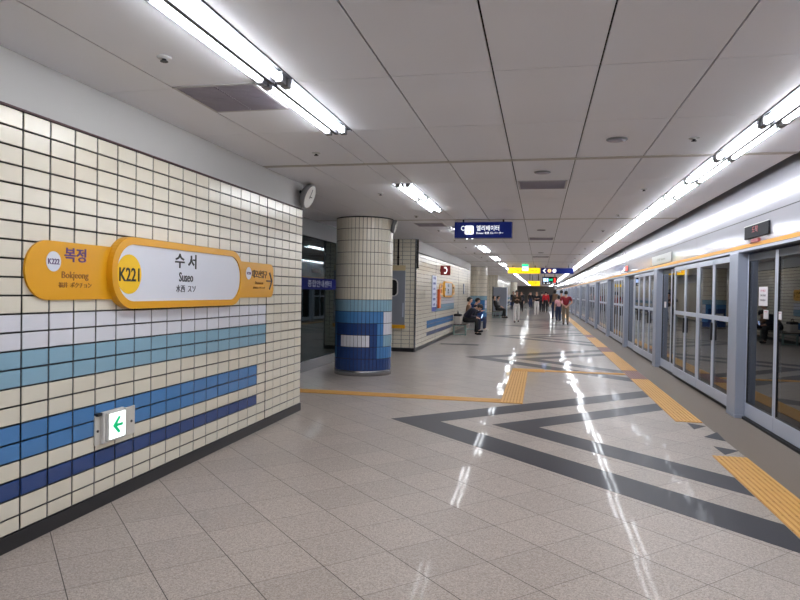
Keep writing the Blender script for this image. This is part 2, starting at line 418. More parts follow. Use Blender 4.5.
# fascia above the screen doors
def fascia():
    mb = MB(); prof = [(2.395, 2.10), (2.374, 2.388), (2.337, 2.888), (2.75, 2.888), (2.75, 2.10)]
    mb.prism([(x, YN, z) for x, z in prof], (0, YF - YN, 0), FASC)
    mb.box(2.358, 2.5, YN, YF, 2.05, 2.10, AMBER, .004)
    mb.box(2.364, 2.75, YN, YF, 2.02, 2.05, ALU_L)
    mb.box(2.3715, 2.38, YN, YF, 2.384, 2.394, DARKG)
    y = 10.85 - 5.5 * 3
    while y < YF:
        mb.prism([(2.393, y - .003, 2.10), (2.393, y + .003, 2.10), (2.3725, y + .003, 2.388), (2.3725, y - .003, 2.388)], (.01, 0, 0), GREY)
        y += 5.5
    return mb
struct(fascia().build('trim_1'))
struct(MB().box(2.60, 2.75, YN, YF, 1.9, 4.15, DARKG).build('trim_2'))
struct(MB().box(2.43, 2.62, YN, YF, -.2, .025, DARKG).build('trim_3'))

# ------------------------------------------------------------------ fluorescent fittings
def fitting_meshes():
    L = 1.255
    t = MB(); w = .122; z = .05
    t.box(-w, w, .004, L - .004, z, z + .006, TRAY); t.box(-w - .004, -w, .002, L - .002, -.004, z + .006, TRAY); t.box(w, w + .004, .002, L - .002, -.004, z + .006, TRAY)
    t.box(-w, w, .002, .01, .012, z, TRAY); t.box(-w, w, L - .01, L - .002, .012, z, TRAY); t.box(-.014, .014, .01, L - .01, -.030, z, SPINE)
    tube = MB().tube((0, .066, 0), (0, L - .066, 0), .023, TUBE, 10)
    s = MB(); s.box(-.025, .025, .004, .068, -.028, .04, GREY, .005)
    return t.mesh('tray'), tube.mesh('tube'), s.mesh('lamp_holder')
TM = fitting_meshes()
def fitting(x, y, label, group=None):
    t = thing('fluorescent_fitting', label, 'ceiling light', (x, y, CH), 0, group)
    tr = link('tray', TM[0], t)
    for dx in (-.062, .062):
        link('tube', TM[1], t, (dx, 0, -.008))
        for dy in (0, 1.183): link('lamp_holder', TM[2], tr, (dx, dy, -.008))
    return t
vis = 0
for k, (a, b) in enumerate(LEFTF):
    for h in (0, 1):
        y = a + h * 1.27; lab = None; grp = 'twin tube lights along the left of the ceiling'
        if y < 2: fitting(-1.6275, y, 'twin tube light above and behind the viewpoint in the left row', 'left row lights behind the viewpoint')
        elif vis < 10:
            fitting(-1.6275, y, ['white twin tube light at top of the picture over the mauve vent', 'white twin tube light ending the run just past the mauve vent', 'nearer half of the small light pair left of the blue hanging sign', 'farther half of the small light pair left of the blue hanging sign', 'twin tube light peeping out at the left edge of the blue hanging sign', 'twin tube light hidden behind the blue hanging sign', 'nearer light of the first pair seen below the blue hanging sign', 'farther light of the first pair seen below the blue hanging sign', 'nearer light of the second pair seen below the blue hanging sign', 'farther light of the second pair seen below the blue hanging sign'][vis], grp); vis += 1
        else: fitting(-1.6275, y, 'tiny distant twin tube light in the left ceiling row', 'distant lights of the left ceiling row')
y = 5.2 - 1.26 * 9; vis = 0
while y < 110:
    if y < 3.2: fitting(1.64, y, 'twin tube light of the right row above the viewpoint', 'right row lights above the viewpoint')
    elif vis < 12:
        fitting(1.64, y, 'twin tube light in the right ceiling row, %s from the near end in view' % ORD[vis], 'lights in the long right ceiling row'); vis += 1
    else: fitting(1.64, y, 'distant twin tube light in the long right ceiling row', 'distant lights of the right ceiling row')
    y += 1.26

# ------------------------------------------------------------------ tactile paving
def tactile(name, x0, x1, y0, y1, axis, label, m=TACT, mr=TACTR, n=7):
    mb = MB(); mb.box(x0, x1, y0, y1, 0.0005, .004, m)
    for k in range(n):
        if axis == 'y':
            c = x0 + (x1 - x0) * (k + .5) / n; w = (x1 - x0) / n * .28; mb.box(c - w, c + w, y0 + .01, y1 - .01, .004, .009, mr)
        else:
            c = y0 + (y1 - y0) * (k + .5) / n; w = (y1 - y0) / n * .28; mb.box(x0 + .01, x1 - .01, c - w, c + w, .004, .009, mr)
    L = (y1 - y0) if axis == 'y' else (x1 - x0)
    q = .3
    while q < L:
        if axis == 'y': mb.box(x0, x1, y0 + q - .002, y0 + q + .002, .004, .0052, mat('tactile_joint', (150, 104, 44), .7))
        else: mb.box(x0 + q - .002, x0 + q + .002, y0, y1, .004, .0052, mat('tactile_joint', (150, 104, 44), .7))
        q += .3
    return tag(mb.build('tactile_paving'), label, 'tactile paving')
TX0, TX1 = 1.585, 1.885
tactile('a', TX0, TX1, -3, 6.44, 'y', 'yellow ribbed tactile strip nearest the viewpoint beside the near screen door')
tactile('b', TX0, TX1, 8.08, 11.95, 'y', 'yellow ribbed tactile strip crossing the tips of the near dark chevrons')
tactile('c', TX0, TX1, 13.25, 17.4, 'y', 'third yellow tactile strip along the platform edge, past the pink tiles')
tactile('d', TX0, TX1, 18.9, 23.0, 'y', 'fourth yellow tactile strip along the platform edge')
tactile('e', TX0, TX1, 24.5, 105, 'y', 'long distant yellow tactile strip running past the man in the red shirt')
for y0, y1, lb in ((11.97, 13.23, 'dusty pink tactile tiles joining the second and third edge strips'), (17.42, 18.88, 'dusty pink tactile tiles joining the third and fourth edge strips'), (23.02, 24.48, 'farthest dusty pink tactile tiles along the platform edge')):
    tactile('p', TX0, TX1, y0, y1, 'y', lb, TACTP, TACTP)
tactile('f', -3.9, -.5, 8.75, 9.05, 'x', 'yellow tactile strip leading in front of the blue tiled column', n=5)
tactile('g', -.5, -.2, 8.75, 12.4, 'y', 'short yellow tactile strip running straight ahead in the middle of the floor')
tactile('h', -.5, .12, 12.4, 12.85, 'x', 'patch of yellow tactile tiles at the far turn of the path')
tactile('i', .12, 1.585, 12.52, 12.72, 'x', 'narrow yellow tactile strip crossing to the platform edge', n=4)

# ------------------------------------------------------------------ tiled columns
def column(y, label, x=-3.095):
    t = thing('tiled_column', label, 'column', (x, y, 0), 0, None)
    R = .505; N = 46; phi0 = math.atan2(-11.19, 3.08); zs = [.09 + .2055 * k for k in range(13)] + [CH - .005]
    mb = MB(); mb.lathe([(R - .004, .0), (R - .004, CH)], GROUT, N)
    def colr(i, j):
        a = math.degrees(((i + .5) * 2 * PI / N - phi0 + PI) % (2 * PI) - PI)
        if j == 0: return TILE_DB
        if j == 5: return TILE_LB
        if j > 5: return cream()
        inner = -63 < a < 29
        if j == 2 and -49 < a < 14: return TILE_W
        if j <= 3 and inner: return TILE_DB
        if j == 4 and a < 29 and a > -70: return TILE_MB
        if a >= 29 and a < 45: return TILE_MB
        if a >= 45 and a < 115: return [TILE_DB, TILE_MB, TILE_LB, TILE_W, TILE_W][j]
        if a <= -63 and a > -80: return TILE_MB
        return [TILE_DB, TILE_DB, TILE_DB, TILE_MB, TILE_MB][j]
    for i in range(N):
        a0 = 2 * PI * i / N + .006; a1 = 2 * PI * (i + 1) / N - .006
        for j in range(len(zs) - 1):
            c, d = zs[j] + .003, zs[j + 1] - .003; e = .004; k = mb.mi(colr(i, j))
            pol = lambda r, a, z: mb.b.verts.new((r * math.cos(a), r * math.sin(a), z))
            lo = [pol(R - .006, a0, c), pol(R - .006, a1, c), pol(R - .006, a1, d), pol(R - .006, a0, d)]
            hi = [pol(R + .003, a0 + e, c + e), pol(R + .003, a1 - e, c + e), pol(R + .003, a1 - e, d - e), pol(R + .003, a0 + e, d - e)]
            mb.b.faces.new(hi).material_index = k
            for q in range(4): mb.b.faces.new([lo[q], lo[(q + 1) % 4], hi[(q + 1) % 4], hi[q]]).material_index = k
    mb.build('shaft', t)
    MB().lathe([(R + .006, .0), (R + .006, .085), (R + .002, .09)], STEEL, 48).build('base_ring', t)
    MB().lathe([(R + .006, CH - .02), (R + .006, CH - .001)], DARKG, 48).build('collar', t)
    return t
c1 = column(11.2, 'round tiled column with blue stepped pattern and steel base ring')
dup(c1, (-3.08, 32.2, 0), label='distant round tiled column beyond the first bench')
dup(c1, (-3.08, 75.0, 0), label='farthest tiled column at the back of the platform')

# ------------------------------------------------------------------ glass corridor front
def glass_front():
    t = thing('glass_partition', 'dark glazed partition with blue lettered band left of the round column', 'glass wall', (XG, YC, 0))
    L = YB - YC
    MB().box(-.03, .03, 0, L, 0, .19, STEEL, .004).build('plinth', t)
    MB().box(-.05, .05, 0, L, 2.45, CH, mat('dark_soffit_panel', (112, 112, 116), .4, .2)).build('header', t)
    for q in (0.03, 2.3, 5.55, 6.9, L - .03): MB().box(-.028, .028, q - .028, q + .028, .19, 2.45, DARKHEAD).build('mullion', t)
    for a, b in zip((0.06, 2.33, 5.58, 6.93), (2.27, 5.52, 6.87, L - .06)): MB().box(-.005, .005, a, b, .19, 2.45, GLASS2).build('pane', t)
    bd = MB().box(.008, .010, 2.6, 6.2, 1.49, 1.70, mat('blue_film_band', (14, 24, 104), .7, spec=.1)).build('film_band', t)
    text('lettering', '종합안내센터', .13, mat('pale_lettering', (190, 196, 226), .5), bd, (.012, 4.35, 1.60), ROT_LEFTWALL, 1.35)
    MB().box(.006, .010, 3.9, 4.4, 1.80, 1.87, DARKG).build('sticker', t)
    return t
glass_front()
c = thing('corridor_light', 'tube light seen through the dark glass near the ceiling', 'ceiling light', (-5.6, 11.0, CH))
MB().box(-.1, .1, 0, 2.4, -.05, -.001, TRAY).build('tray', c); MB().tube((0, .05, -.06), (0, 2.35, -.06), .018, TUBE).build('tube', c)

# ------------------------------------------------------------------ screen doors
def leaf_sliding(w, label, grp, y, notice=None):
    """door leaf along +y from y, front at x = 2.425"""
    t = thing('sliding_door_leaf', label, 'screen door', (2.455, y, 0), 0, grp)
    f = .045
    fr = MB(); fr.box(0, .04, 0, f, .20, 1.99, ALU_L, .003); fr.box(0, .04, w - f, w, .20, 1.99, ALU_L, .003); fr.box(0, .04, f, w - f, 1.91, 1.99, DARKHEAD)
    fr.build('frame', t)
    MB().box(-.004, .044, 0, w, .035, .20, ALU_L, .004).build('kick_plate', t)
    MB().box(.010, .018, f - .005, w - f + .005, .195, 1.915, GLASS).build('pane', t)
    g = MB(); g.box(.001, .009, f, f + .012, .2, 1.91, DARKG); g.box(.001, .009, w - f - .012, w - f, .2, 1.91, DARKG); g.box(.001, .009, f, w - f, .2, .215, DARKG)
    g.build('gasket', t)
    return t
def panel_leaf(w, label, grp, y):
    t = thing('emergency_door_leaf', label, 'screen door', (2.385, y, 0), 0, grp)
    f = .085; mid = w / 2
    fr = MB(); fr.box(0, .04, 0, f, .2, 2.0, ALU_L, .003); fr.box(0, .04, w - f, w, .2, 2.0, ALU_L, .003); fr.box(0, .04, mid - .05, mid + .05, .2, 2.0, ALU_L, .003)
    fr.box(.0, .038, f, w - f, 1.925, 2.0, ALU_L); fr.box(-.002, .04, f, w - f, 1.15, 1.215, ALU_L, .003)
    fr.build('frame', t)
    MB().box(-.003, .06, .004, w - .004, .06, .20, ALU_L, .004).build('kick_plate', t)
    for a, b in ((f - .004, mid - .046), (mid + .046, w - f + .004)):
        for c, d in ((.196, 1.154), (1.211, 1.93)): MB().box(.012, .020, a, b, c, d, GLASS).build('pane', t)
    MB().box(-.03, .0, mid - .015, mid + .015, .86, 1.11, BLACK, .006).build('push_handle', t)
    return t
def post(y, label, grp):
    t = thing('door_post', label, 'post', (2.35, y, 0), 0, grp)
    MB().box(0, .2, 0, .36, 0, 2.02, ALU_D, .008).build('casing', t)
    MB().box(.13, .19, -.012, 0, .02, 2.0, DARKHEAD).build('recess_shade_strip', t)  # dark strip painting in the shade of the recess beside the post
    MB().box(-.003, .203, -.013, .363, 0, .04, ALU_D, .003).build('shoe', t)
    return t
P = [-8.2, -2.6, 2.98, 8.56, 14.15, 19.25, 24.05, 29.2, 34.9, 40.4, 45.9] + [51.4 + 5.5 * k for k in range(11)]
DW = 2.0
for i, p in enumerate(P):
    near = p < 5; n = i - 3
    if near: pl = 'grey screen door post beside or behind the viewpoint'; pg = 'posts beside the viewpoint'
    elif n < 9: pl = 'grey vertical post between screen doors, %s post from the right edge' % ORD[n]; pg = 'screen door posts'
    else: pl = 'distant grey post in the far screen door row'; pg = 'distant screen door posts'
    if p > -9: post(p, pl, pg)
    if p - DW > YN:
        for h in (0, 1):
            if near: ll = 'glass sliding door leaf beside or behind the viewpoint'; lg = 'sliding leaves beside the viewpoint'
            elif n < 9: ll = 'dark glass sliding leaf, %s half of the %s doorway from the right edge' % (('near', 'far')[h], ORD[n]); lg = 'sliding screen door leaves'
            else: ll = 'distant sliding leaf in the far screen door row'; lg = 'distant sliding leaves'
            leaf_sliding(DW / 2 - .018, ll, lg, p - DW + h * (DW / 2 - .012) + .008)
    if i + 1 < len(P):
        a = p + .36; b = P[i + 1] - (1.95 if n == -1 else 1.62); w = (b - a) / 2
        for h in (0, 1):
            if near: ll = 'framed emergency door panel beside or behind the viewpoint'; lg = 'emergency panels beside the viewpoint'
            elif n < 8: ll = 'four pane framed door panel, %s of the two past the %s post' % (('near', 'far')[h], ORD[n]); lg = 'framed emergency door panels'
            else: ll = 'distant framed panel in the far screen door row'; lg = 'distant emergency panels'
            panel_leaf(w - .006, ll, lg, a + h * w + .003)
# displays and plates on the fascia
def led_box(y, label, w=.83, h=.145, txt=True):
    t = thing('platform_display', label, 'display', (2.375, y, 2.228))
    MB().box(-.012, .002, -w / 2, w / 2, -h / 2, h / 2, SCREEN, .003).build('casing', t)
    MB().box(-.014, -.011, -w / 2 - .012, w / 2 + .012, h / 2, h / 2 + .008, LIGHTG).build('rim', t)
    if txt: text('lettering', '도착', .075, DIMRED, t, (-.014, .03, .02), ROT_FASCIA, .2)
    return t
led_box(7.96, 'black display with dim red characters on the fascia over the near door')
t = led_box(19.25, 'small distant display with glowing red end on the fascia', .9, .15, False)
MB().box(-.016, -.011, -.42, -.0, -.06, .06, LITRED).build('lit_segment', t); MB().box(-.016, -.011, .15, .4, -.05, .05, LITWHITE).build('lit_segment', t)
t = thing('signal_lamp', 'small red signal lamp on the amber band under the near display', 'lamp', (2.358, 7.95, 2.106))
MB().box(-.02, .01, -.15, .15, -.012, .03, mat('red_lens', (176, 84, 88), .4), .006).build('lens', t); MB().box(-.021, .01, .1, .16, -.014, .032, GREY, .004).build('end_cap', t)
t = thing('fascia_notice', 'faded pale grey notice plate on the fascia over the framed panels', 'plate', (2.375, 13.85, 2.215))
MB().box(-.006, .002, -1.05, 1.05, -.09, .09, LCDP, .002).build('plate', t)
text('lettering', '수서  Suseo', .06, mat('faded_ink', (150, 156, 140), .6), t, (-.0075, 0, 0), ROT_FASCIA, .9)
def notice(y, z, w, h, label, lines=3):
    t = thing('paper_notice', label, 'notice', (2.463, y, z))
    MB().box(-.002, .001, -w / 2, w / 2, -h / 2, h / 2, PAPER).build('sheet', t)
    for k in range(lines):
        text('lettering', ['안내문', '문에 기대지', '마세요', '주의'][k % 4], h * .11, PINKINK if k == 0 else mat('grey_ink', (120, 112, 124), .6), t, (-.0025, 0, h * (.3 - .25 * k)), ROT_FASCIA, w * .6)
notice(7.985, 1.488, .29, .215, 'largest white paper notice on the near glass door', 3)
notice(7.88, 1.287, .15, .1, 'small white sticker below the large notice on the near door', 1)
notice(7.46, 1.288, .12, .085, 'small white sticker right of the mullion on the near door', 1)
t = None
notice(13.8, 1.3, .2, .12, 'small white sticker on the second doorway glass', 1)
notice(15.75, 1.42, .8, .31, 'white paper sheet on the framed panel just past the second post', 3)

# ------------------------------------------------------------------ station name sign
def station_sign(loc, label, far=False):
    t = thing('station_sign', label, 'sign', loc)
    # local: y along the wall from the sign's centre, z from its centre, x out of the wall
    W_, H_ = 1.95, .505
    o = stadium(W_, H_, .235, 12); i = stadium(W_ - .11, H_ - .105, .19, 12)
    fr = MB(); fr.ring([(0.0, a, b) for a, b in o], [(0.0, a, b) for a, b in i], (.056, 0, 0), YEL)
    fr.build('frame', t)
    fa = MB(); fa.prism([(.01, a, b) for a, b in stadium(W_ - .1, H_ - .095, .195, 12)], (.034, 0, 0), WHITE); fa = fa.build('face_panel', t)
    d = MB(); d.lathe([(.138, .044), (.138, .0465)], YELD, 40, 'x', (0, -.776, -.010)); d = d.build('code_disc', t)
    text('lettering', 'K221', .095, BLACK, d, (.048, -.776, -.012), ROT_LEFTWALL, .225, .012)
    text('station_name', '수 서', .118, BLACK, t, (.046, -.04, .117), ROT_LEFTWALL, .32, .018)
    text('lettering', 'Suseo', .075, BLACK, t, (.046, -.035, -.012), ROT_LEFTWALL, .21, .008)
    text('lettering', '水西  スソ', .058, mat('grey_ink_dark', (70, 68, 76), .5), t, (.046, -.035, -.105), ROT_LEFTWALL, .29)
    # wings
    n = 12; h = .355; rr = h / 2 - .001; y0 = -1.675
    pts = [(y0 + rr - rr * math.sin(PI * k / (2 * n)) , rr * math.cos(PI * k / (2 * n))) for k in range(n + 1)] + [(y0 + rr - rr * math.cos(PI * k / (2 * n)), -rr * math.sin(PI * k / (2 * n))) for k in range(1, n + 1)]
    pts = [(-.9, rr)] + pts + [(-.9, -rr)]
    wl = MB(); wl.prism([(.0, a, b - .008) for a, b in pts], (.014, 0, 0), YEL); wl = wl.build('side_panel', t); wl['label'] = 'yellow left wing naming the next station'
    MB().lathe([(.060, .014), (.060, .016)], WHITE, 28, 'x', (0, -1.458, .046)).build('code_disc', wl)
    text('lettering', 'K222', .034, PURPLE, wl, (.0175, -1.458, .046), ROT_LEFTWALL, .09)
    text('lettering', '복정', .088, PURPLE, wl, (.0155, -1.272, .093), ROT_LEFTWALL, .19, .02)
    text('lettering', 'Bokjeong', .055, BROWNINK, wl, (.0155, -1.272, -.038), ROT_LEFTWALL, .235, .01)
    text('lettering', '福井  ポクチョン', .034, BROWNINK, wl, (.0155, -1.270, -.093), ROT_LEFTWALL, .29, .005)
    q = stadium(1.3, h - .002, .085, 8, (1.785 - .65, 0))
    wr = MB(); wr.prism([(.0, a, b - .008) for a, b in q], (.014, 0, 0), YEL); wr = wr.build('side_panel', t); wr['label'] = 'yellow right wing with arrow'
    MB().lathe([(.062, .014), (.062, .016)], WHITE, 28, 'x', (0, 1.175, .057)).build('code_disc', wr)
    text('lettering', 'K220', .026, PURPLE, wr, (.0175, 1.175, .057), ROT_LEFTWALL, .08)
    text('lettering', '대모산입구', .078, BLACK, wr, (.0155, 1.43, .055), ROT_LEFTWALL, .36, .01)
    text('lettering', 'Daemosan', .03, BROWNINK, wr, (.0155, 1.42, -.035), ROT_LEFTWALL, .19, .006)
    text('lettering', '大母山入口 テモサンイック', .022, BROWNINK, wr, (.0155, 1.42, -.085), ROT_LEFTWALL, .29, .003)
    a = MB()
    a.box(.014, .017, 1.60, 1.735, -.018, -.004, BLACK)
    for s in (1, -1): a.prism([(.014, 1.755, -.011), (.014, 1.69, -.011 + s * .095), (.014, 1.668, -.011 + s * .085), (.014, 1.725, -.011)], (.003, 0, 0), BLACK)
    a.build('arrow', wr)
    MB().box(-.001, .012, -.8, .8, -.2, .2, GREY).build('backing', t)
    return t
s1 = station_sign((XW + .006, 4.775, 1.575), 'large yellow rimmed white station name sign on the near tiled wall')
dup(s1, (XB + .006, 20.95, 1.575), label='small distant yellow station name sign on the far tiled wall')

# ------------------------------------------------------------------ low exit light on the left wall
t = thing('exit_light', 'low wall mounted exit light with green left arrow', 'exit light', (XW + .004, 3.92, .533), 0)
MB().box(0, .012, -.214, .214, -.108, .092, mat('pale_cream_plate', (206, 202, 194), .4), .004).build('back_plate', t)
bx = MB(); bx.box(.012, .04, -.165, .055, -.105, .108, WHITEP, .006); bx.box(.03, .062, -.150, .040, -.092, .100, WHITEP, .008)
bx.build('housing', t)
fp = MB().box(.061, .066, -.138, .030, -.080, .092, EXITFACE, .003).build('lit_panel', t)
ar = MB()
ar.box(.066, .0685, -.085, -.002, -.003, .017, EXITGREEN)
for s in (1, -1): ar.prism([(.066, -.108, .007), (.066, -.048, .007 + s * .058), (.066, -.024, .007 + s * .052), (.066, -.072, .007)], (.0025, 0, 0), EXITGREEN)
ar.build('arrow', fp)
for yy in (-.19, .17): MB().tube((.012, yy, -.015), (.017, yy, -.015), .009, DARKG, 10).build('screw', t)
MB().box(0, .030, -.21, -.165, .086, .104, DARKG).build('cable_slot', t)

# ------------------------------------------------------------------ clocks
def clock(loc, nrm, label, R=.135):
    t = thing('wall_clock', label, 'clock', loc)
    q = Vector(nrm).to_track_quat('Z', 'Y').to_euler(); t.rotation_euler = q
    MB().lathe([(R * .9, -.05), (R, -.03), (R, .012), (R * .93, .02)], GREY, 32).build('case', t)
    MB().lathe([(R * .92, .0201), (R * .88, .0215)], WHITEP, 32).build('dial', t)
    h = MB(); h.box(-.005, .005, -.02, R * .62, .0216, .024, BLACK); h.box(-.02, R * .45, -.005, .005, .0216, .0235, BLACK)
    h.build('hand', t)
    MB().tube((0, 0, -.05), (0, .02, -.13), .018, DARKG, 10).build('bracket', t)
    return t
clock((-2.745, 7.36, 2.600), (.93, -.02, -.36), 'round white clock mounted at the corner of the near tiled wall', .15)
clock((-2.535, 11.15, 2.62), (.93, .1, -.25), 'small round clock seen edge on, mounted on the tiled column', .12)

# ------------------------------------------------------------------ ceiling fittings
def vent(x0, x1, y0, y1, label, quad):
    t = thing('ceiling_vent', label, 'vent', ((x0 + x1) / 2, (y0 + y1) / 2, CH))
    w, d = (x1 - x0) / 2, (y1 - y0) / 2
    f = MB(); f.box(-w, w, -d, -d + .02, -.008, -.0005, VENTL); f.box(-w, w, d - .02, d, -.008, -.0005, VENTL); f.box(-w, -w + .02, -d, d, -.008, -.0005, VENTL); f.box(w - .02, w, -d, d, -.008, -.0005, VENTL)
    f.build('frame', t)
    cells = [(-w + .02, w - .02, -d + .02, d - .02)] if not quad else [(a, b, c, e) for a, b in ((-w + .02, -.006), (.006, w - .02)) for c, e in ((-d + .02, -.006), (.006, d - .02))]
    for a, b, c, e in cells:
        g = MB(); g.box(a, b, c, e, -.003, -.0005, VENT); n = 9
        for k in range(n):
            q = c + (e - c) * (k + .5) / n; g.box(a, b, q - .004, q + .004, -.009, -.003, VENT)
        g.build('grille', t)
    return t
vent(*VENT_L, 'four part mauve grey ceiling vent beside the near left tube lights', True)
vent(-.277, .28, 7.5, 8.08, 'single square vent in the middle of the ceiling', False)
vent(-2.34, -1.79, 11.87, 12.45, 'ceiling vent near the round column left of the hanging sign', True)
vent(-.277, .28, 15.1, 15.7, 'second square vent in the middle of the ceiling, right of the sign', False)
vent(-.277, .28, 22.6, 23.2, 'third and farthest square vent in the middle of the ceiling', False)
def disc(x, y, label, r=.085):
    t = thing('ceiling_speaker', label, 'speaker', (x, y, CH))
    MB().lathe([(r, -.001), (r, -.008), (r * .85, -.014)], GREY, 28).build('rim', t)
    MB().lathe([(r * .82, -.0141), (r * .5, -.018)], VENT, 28).build('grille', t)
disc(.596, 5.587, 'round grey ceiling speaker right of centre before the cross strip')
disc(-.0, 6.98, 'round grey ceiling speaker just before the middle square vent')
disc(0, 13.3, 'round ceiling speaker beyond the first square vent')
disc(0, 20.6, 'round ceiling speaker beyond the second square vent')
def sprinkler(x, y, label, grp=None):
    t = thing('sprinkler', label, 'sprinkler', (x, y, CH), 0, grp)
    MB().lathe([(.042, -.0008), (.036, -.008), (.012, -.012)], LIGHTG, 18).build('escutcheon', t)
    MB().lathe([(.012, -.011), (.012, -.018), (.008, -.021), (.022, -.023), (.022, -.026)], DARKG, 14).build('head', t)
for k in range(10):
    y = 3.25 + 2.5 * k
    sprinkler(-2.075, y, 'ceiling sprinkler left of the left lights, %s from the viewpoint' % ORD[k], 'sprinklers in the left row')
for k in range(10):
    y = 5.64 + 2.6 * k
    sprinkler(1.2, y, 'ceiling sprinkler beside the right lights, %s from the viewpoint' % ORD[k], 'sprinklers in the right row')

# ------------------------------------------------------------------ hanging signs
t = thing('elevator_sign', 'blue hanging elevator sign with white Korean lettering', 'sign', (-.995, 11.3, 2.575))
MB().box(-.497, .497, 0, .1, -.138, .138, BLUESIGN, .004).build('panel', t)
MB().box(-.505, .505, .1, .12, -.142, .142, BLUEBOX).build('back_case', t)
for x in (-.348, .348): MB().box(x - .014, x + .014, .04, .07, .138, CH - 2.575 - .001, BLACK).build('hanger', t)
MB().prism([(a, -.002, b) for a, b in stadium(.155, .155, .025, 6, (-.238, -.004))], (0, -.003, 0), LITWHITE).build('pictogram_tile', t)
pg = MB(); 
for x in (-.262, -.215): pg.tube((x, -.006, -.03), (x, -.008, -.03), .011, LITYEL, 10); pg.box(x - .008, x + .008, -.007, -.005, -.062, -.04, LITYEL)
pg.build('pictogram', t)
text('lettering', 'C', .085, LITWHITE, t, (-.352, -.003, .028), ROT_FRONT, .06, .004)
text('lettering', '엘리베이터', .095, LITWHITE, t, (.085, -.003, .03), ROT_FRONT, .39, .008)
text('lettering', 'Elevator 电梯 エレベーター', .042, LITWHITE, t, (.12, -.003, -.055), ROT_FRONT, .46, .004)
def hung(name, x0, x1, z0, z1, y, m, label, hang=True, emitback=BLUEBOX):
    t = thing(name, label, 'sign', ((x0 + x1) / 2, y, (z0 + z1) / 2)); w = (x1 - x0) / 2; h = (z1 - z0) / 2
    MB().box(-w, w, 0, .1, -h, h, m, .004).build('panel', t); MB().box(-w - .006, w + .006, .1, .125, -h - .004, h + .004, emitback).build('back_case', t)
    if hang:
        for x in (-w * .7, w * .7): MB().box(x - .014, x + .014, .04, .07, h, CH - (z0 + z1) / 2 - .001, BLACK).build('hanger', t)
    return t, w, h
t, w, h = hung('exit_sign', -1.46, -.02, 2.40, 2.655, 30, LITYEL, 'long yellow hanging sign behind the green exit light')
text('lettering', '나가는 곳', .14, LITORANGE, t, (-.3, -.003, 0), ROT_FRONT, .5, .02)
text('lettering', 'Way out', .10, LITORANGE, t, (.45, -.003, 0), ROT_FRONT, .3, .02)
t, w, h = hung('direction_sign', .02, 1.45, 2.40, 2.655, 30, BLUESIGN, 'long blue hanging direction sign with round line symbols')
a = MB()
for s in (1, -1): a.prism([(-.64, -.002, 0), (-.54, -.002, s * .09), (-.49, -.002, s * .09), (-.55, -.002, s * .015), (-.55, -.002, 0)], (0, -.004, 0), LITWHITE)
a.build('arrow', t)
MB().lathe([(.08, -.002), (.08, -.005)], mat('lit_peach_symbol', (250, 200, 150), .4, emit=((250, 180, 120), 1.2)), 24, 'y', (-.34, 0, 0)).build('line_symbol', t)
MB().lathe([(.085, -.002), (.085, -.005)], LITWHITE, 24, 'y', (-.12, 0, 0)).build('line_symbol', t)
text('lettering', '3', .09, LITORANGE, t, (-.34, -.007, 0), ROT_FRONT, None, .02)
t = thing('emergency_exit_light', 'glowing green and white exit light in front of the yellow sign', 'exit light', (-.64, 28, 2.58))
MB().box(-.14, .14, 0, .09, -.14, .15, WHITEP, .005).build('case', t)
MB().box(-.13, .13, -.004, 0, -.13, .05, EXITFACE).build('lit_panel', t); MB().box(-.13, .13, -.004, 0, .052, .142, LITGREEN).build('green_panel', t)
ar = MB().box(-.06, .07, -.007, -.004, -.06, -.03, EXITGREEN); ar.prism([(-.1, -.004, -.045), (-.05, -.004, .0), (-.05, -.004, -.09)], (0, -.003, 0), EXITGREEN); ar.build('arrow', t)
MB().box(-.01, .01, .03, .05, .15, CH - 2.581, BLACK).build('hanger', t)
t, w, h = hung('arrival_board', .1, .815, 1.95, 2.33, 33, SCREEN, 'hanging black arrival board with coloured text rows below blue sign')
MB().box(-.31, -.17, -.004, 0, -.05, .12, LITCYAN).build('lit_block', t); MB().box(-.15, -.07, -.004, 0, -.05, .12, LITCYAN).build('lit_block', t)
text('lettering', '수서', .15, LITGREEN, t, (.05, -.003, .04), ROT_FRONT, .17, .03)
MB().box(.2, .28, -.004, 0, -.1, .14, LITRED).build('lit_block', t)
text('lettering', '행   도착   안내', .05, LITWHITE, t, (-.02, -.003, -.13), ROT_FRONT, .6, .03)
t, w, h = hung('exit_sign', -.73, -.02, 2.03, 2.25, 40, LITYEL, 'upper of the two small distant yellow signs')
text('lettering', '← 1 2 3', .13, BLACK, t, (0, -.003, 0), ROT_FRONT, .4, .02)
t, w, h = hung('exit_sign', -.62, -.02, 2.03, 2.2, 46, LITYEL, 'lower of the two small distant yellow signs')
text('lettering', '4 5 6', .10, BLACK, t, (0, -.003, 0), ROT_FRONT, .35, .02)
t = thing('hanging_rod', 'pale vertical hanging rod beside the blue direction sign', 'rod', (1.46, 26, 0))
MB().tube((0, 0, 2.40), (0, 0, CH), .02, mat('pale_brass_rod', (200, 186, 150), .4), 10).build('rod', t); MB().lathe([(.05, CH - .02), (.05, CH - .001)], LIGHTG, 16).build('flange', t)

